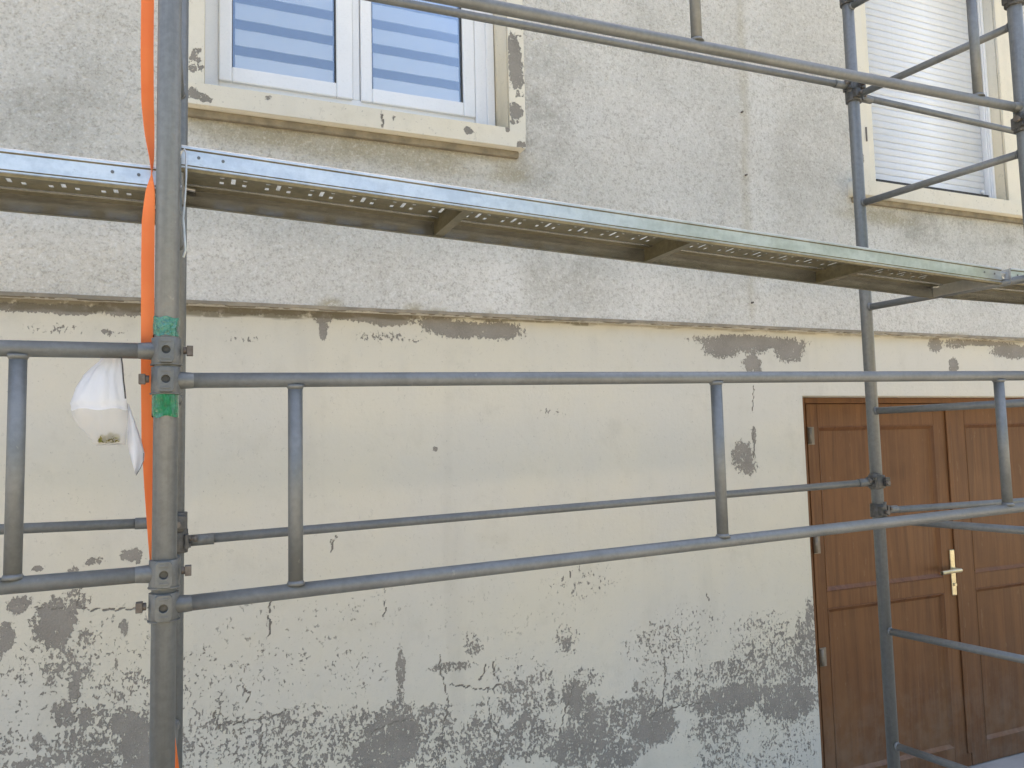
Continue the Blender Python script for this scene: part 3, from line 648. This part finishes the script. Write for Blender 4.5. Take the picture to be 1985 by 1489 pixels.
# ------------------------------------------------------------------ decks
def deck(x0, x1, z0, z1, label, ncross, phase=.1):
    """steel plank: side beams, perforated plate, cross members, end hooks; z0, z1 = top at each end"""
    d = thing('scaffold_deck', (x0, 1.925, z0), label, 'scaffold deck', 'steel decks laid end to end on the scaffold')
    ya, yb = 1.790, 2.062; L = x1-x0; sl = (z1-z0)/L; H = .057
    def Z(x): return z0 + (x-x0)*sl
    def extr(prof, name, m='deck', parent=d, bev=0):
        bm = new(); a = [bm.verts.new((x0, y, Z(x0)+dz)) for y, dz in prof]; b = [bm.verts.new((x1, y, Z(x1)+dz)) for y, dz in prof]
        for k in range(len(prof)):
            j = (k+1) % len(prof); bm.faces.new((a[k], a[j], b[j], b[k]))
        bm.faces.new(a); bm.faces.new(b[::-1])
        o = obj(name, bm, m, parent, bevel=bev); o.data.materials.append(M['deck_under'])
        for p in o.data.polygons:               # down-facing faces take the darker sheet; shade is put into the colour
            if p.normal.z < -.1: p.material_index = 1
        return o
    # C-section with a rolled lip at the top and a shallow groove low on the web
    def cprof(y, s): return [(y, 0), (y-s*.003, -.003), (y-s*.003, -.008), (y, -.011), (y, -H+.014), (y+s*.003, -H+.012), (y+s*.003, -H+.009), (y, -H+.006), (y+s*.002, -H), (y+s*.014, -H), (y+s*.014, -H+.002), (y+s*.006, -H+.0022), (y+s*.005, -.002), (y+s*.004, 0)]
    extr(cprof(ya, 1), 'side_beam'); extr(cprof(yb, -1), 'side_beam', 'web')
    # perforated plate, real holes
    xs = [x0+.004]; ys = [ya+.006, 1.9195, 1.928, 1.9395, 1.9605, 1.972, 1.9805, yb-.006]; holes = []
    x = x0+phase
    while x < x1-.09:
        base = len(xs)-1
        xs += [x-.031, x-.021, x-.005, x+.005, x+.021, x+.031]
        for col_i, rows in ((base+1, (1, 2, 4, 5)), (base+3, (2, 3, 4)), (base+5, (1, 2, 4, 5))): holes += [(col_i, r) for r in rows]
        x += .105
    xs.append(x1-.004); hs = set(holes)
    bm = new(); g = [[bm.verts.new((xx, yy, Z(xx)-.012)) for yy in ys] for xx in xs]
    for i in range(len(xs)-1):
        for k in range(len(ys)-1):
            if (i, k) not in hs: bm.faces.new((g[i][k], g[i+1][k], g[i+1][k+1], g[i][k+1]))
    for v in [v for v in bm.verts if not v.link_faces]: bm.verts.remove(v)
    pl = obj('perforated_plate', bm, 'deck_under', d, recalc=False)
    so = pl.modifiers.new('solid', 'SOLIDIFY'); so.thickness = .002
    for y in (1.868, 2.012):
        bm = new(); q = [(y-.007, -.0125), (y-.004, -.0165), (y+.004, -.0165), (y+.007, -.0125)]
        A_ = [bm.verts.new((x0+.01, yy, Z(x0)+dz)) for yy, dz in q]; B_ = [bm.verts.new((x1-.01, yy, Z(x1)+dz)) for yy, dz in q]
        for k in range(4): bm.faces.new((A_[k], A_[(k+1) % 4], B_[(k+1) % 4], B_[k]))
        obj('rib', bm, 'web', d)
    for c in range(ncross):
        xc = x0 + L*(c+1)/(ncross+1) if ncross > 1 else (x0+x1)/2
        if x0 > -.5: xc = (.638, 1.325, 2.02)[c] if x0 < 1 else xc
        bm = new(); zc = Z(xc); box(bm, xc-.004, xc+.003, ya+.007, yb-.007, zc-H+.006, zc-.010); box(bm, xc-.004, xc+.022, ya+.007, yb-.007, zc-H+.003, zc-H+.0058)
        obj('cross_member', bm, 'deck_under', d)
    for xe, s in ((x0, 1), (x1, -1)):
        bm = new(); ze = Z(xe); box(bm, min(xe, xe+s*.004), max(xe, xe+s*.004), ya+.007, yb-.007, ze-H+.004, ze-.003); obj('end_plate', bm, 'deck', d)
        for y in (ya+.024, yb-.024):
            bm = new()
            pts = [(xe+s*.03, y, ze-.020), (xe, y, ze-.016)] + [(xe-s*(.022-.020*math.cos(a)), y, ze-.032+.018*math.sin(a)) for a in [math.pi*k/10 for k in range(4, 11)]]
            path(bm, pts, .0055, 8); obj('hook', bm, 'deck', d)
    for xe in (x0+.035, x0+.085, x1-.035, x1-.085):
        bm = new(); tube(bm, (xe, ya-.0015, Z(xe)-.024), (xe, ya+.001, Z(xe)-.024), .0035, 10); obj('rivet', bm, 'cast', d)
    return d
deck(-.016, 2.588, 2.4185, 2.3185, 'long perforated steel deck above the flaking wall, below the striped window', 3, .115)
deck(-2.66, -.064, 2.40, 2.3655, 'perforated steel deck left of the orange strap', 3, .09)
deck(2.636, 5.24, 2.322, 2.30, 'perforated steel deck at the far right, mostly cut off by the photo edge', 3, .1)

# ------------------------------------------------------------------ orange strap, twisted once, hanging behind the left front post
S = [(-.0840, 2.95, .0275, 0), (-.0850, 2.716, .0275, 0), (-.0845, 2.60, .0265, .1), (-.0825, 2.489, .0225, .35), (-.078, 2.42, .016, .8), (-.0735, 2.370, .013, 1.25), (-.073, 2.345, .016, 1.5), (-.0755, 2.30, .0245, 2.35), (-.0785, 2.234, .025, 2.95), (-.0785, 2.157, .025, 3.14), (-.0770, 2.005, .025, 3.1), (-.076, 1.898, .025, 3.2),
     (-.0735, 1.782, .025, 3.3), (-.067, 1.677, .025, 3.4), (-.059, 1.572, .025, 3.3), (-.051, 1.480, .025, 3.2), (-.044, 1.33, .025, 3.0), (-.032, 1.20, .0245, 2.9), (-.0215, 1.119, .024, 2.8), (-.010, 1.0, .024, 2.8), (.0, .8, .024, 3.0), (.004, .3, .024, 3.1), (.006, -.045, .024, 3.1)]
bm = new(); prev = None; T = []
for a, b in zip(S[:-1], S[1:]):
    for q in range(6):
        t_ = q/6; T.append([a[k]*(1-t_)+b[k]*t_ for k in range(4)])
T.append(list(S[-1]))
for x, z, wd, an in T:
    c, s_ = math.cos(an)*.0125, math.sin(an)*.0125; y = 1.762 + .002*math.sin(z*21)
    ring = []
    for u, v in ((-1, -.0006), (0, -.0009), (1, -.0006), (1, .0006), (0, .0009), (-1, .0006)):
        ring.append(bm.verts.new((x+u*c-v*math.sin(an), y+u*s_*.8+v*math.cos(an), z)))
    if prev:
        for k in range(6):
            f = bm.faces.new((prev[k], prev[(k+1) % 6], ring[(k+1) % 6], ring[k])); f.smooth = False
    prev = ring
st = obj('orange_strap', bm, 'orange', None, loc=(-.07, 1.762, 0))
tag(st, 'long bright orange webbing strap hanging down beside the thick left post', 'strap')

# ------------------------------------------------------------------ white plastic bag tied to the left guard rail
bag = thing('plastic_bag', (-.16, 1.72, 1.77), 'small thin white plastic bag hanging from the left guard rail', 'bag')
BL = [(-.150, -.134, 1.963), (-.156, -.128, 1.950), (-.163, -.122, 1.936), (-.178, -.120, 1.922), (-.190, -.119, 1.909), (-.204, -.1155, 1.884), (-.213, -.1125, 1.853), (-.208, -.111, 1.828), (-.196, -.1105, 1.808), (-.184, -.1110, 1.793), (-.174, -.1125, 1.779), (-.170, -.114, 1.771)]
def bag_part(k0, k1, name, m, close):
    bm = new(); n = 56; prev = None
    for k in range(k0, k1+1):
        f = k/44*(len(BL)-1); i = min(int(f), len(BL)-2); t_ = f-i
        a, b, z = [BL[i][q]*(1-t_)+BL[i+1][q]*t_ for q in range(3)]
        cx, hw = (a+b)/2, (b-a)/2; dep = hw*.5; up_ = min(1, max(0, (z-1.845)*14))
        ring = []
        for q in range(n):
            an = 2*math.pi*q/n
            fold = 1 + .16*noise.noise(Vector((math.cos(an)*1.8+cx*30, math.sin(an)*1.8, z*16))) + up_*(.14*math.sin(an*5+z*45)+.08*math.sin(an*11+z*20)) - .10*math.exp(-((z-1.848)/.004)**2)
            ca = math.cos(an); fx = fold if abs(ca) < .85 else 1+(fold-1)*.3
            ring.append(bm.verts.new((cx+hw*ca*fx, 1.748+dep*math.sin(an)*fold, z + .002*math.sin(an*5))))
        if prev:
            for q in range(n):
                f_ = bm.faces.new((prev[q], prev[(q+1) % n], ring[(q+1) % n], ring[q])); f_.smooth = True
        prev = ring
    if close: bm.faces.new(prev)
    return obj(name, bm, m, bag)
bag_part(0, 26, 'sack', 'plastic', False)
pouch = bag_part(26, 44, 'pouch', 'film', True); pouch['label'] = 'clearer lower part of the bag'
bm = new(); FL = [(-.116, -.110, 1.852), (-.1135, -.101, 1.825), (-.1125, -.092, 1.797), (-.111, -.085, 1.772), (-.107, -.080, 1.752), (-.103, -.0805, 1.738), (-.099, -.085, 1.724), (-.0955, -.0925, 1.710)]
prev = None
for i, (a, b, z) in enumerate(FL):
    row = [bm.verts.new((a+(b-a)*q/6, 1.752+.006*math.sin(q*.9+i*.6), z+.001*math.sin(q*2+i))) for q in range(7)]
    if prev:
        for q in range(6): f_ = bm.faces.new((prev[q], prev[q+1], row[q+1], row[q])); f_.smooth = True
    prev = row
f_ = obj('flap', bm, 'plastic', bag, recalc=False); so = f_.modifiers.new('solid', 'SOLIDIFY'); so.thickness = .0006
bm = new(); path(bm, [(-.122, 1.715, 1.945), (-.119, 1.709, 1.925), (-.117, 1.706, 1.90), (-.114, 1.705, 1.875), (-.113, 1.708, 1.86)], .0013, 6)
path(bm, [(-.0805, 1.735, 1.752), (-.081, 1.735, 1.735), (-.086, 1.735, 1.722), (-.0935, 1.735, 1.708)], .0006, 5); obj('drawstring', bm, 'string', bag)
bm = new()
for k in range(150):
    c = Vector((-.140+random.uniform(-.020, .013), 1.745+random.uniform(-.011, .008), 1.7765+abs(random.gauss(0, .0055))))
    u = Vector((random.gauss(0, 1), random.gauss(0, 1), random.gauss(0, 1))).normalized(); w = u.orthogonal().normalized()
    vs = [bm.verts.new(c+u*.006), bm.verts.new(c+w*.004), bm.verts.new(c-u*.006), bm.verts.new(c-w*.004)]; bm.faces.new(vs)
for e in (0,):
    lv = obj('leaf_clump', bm, 'olive', None, loc=(-.142, 1.722, 1.772), recalc=False)
tag(lv, 'small olive green clump showing through the bottom of the white bag', 'leaves')
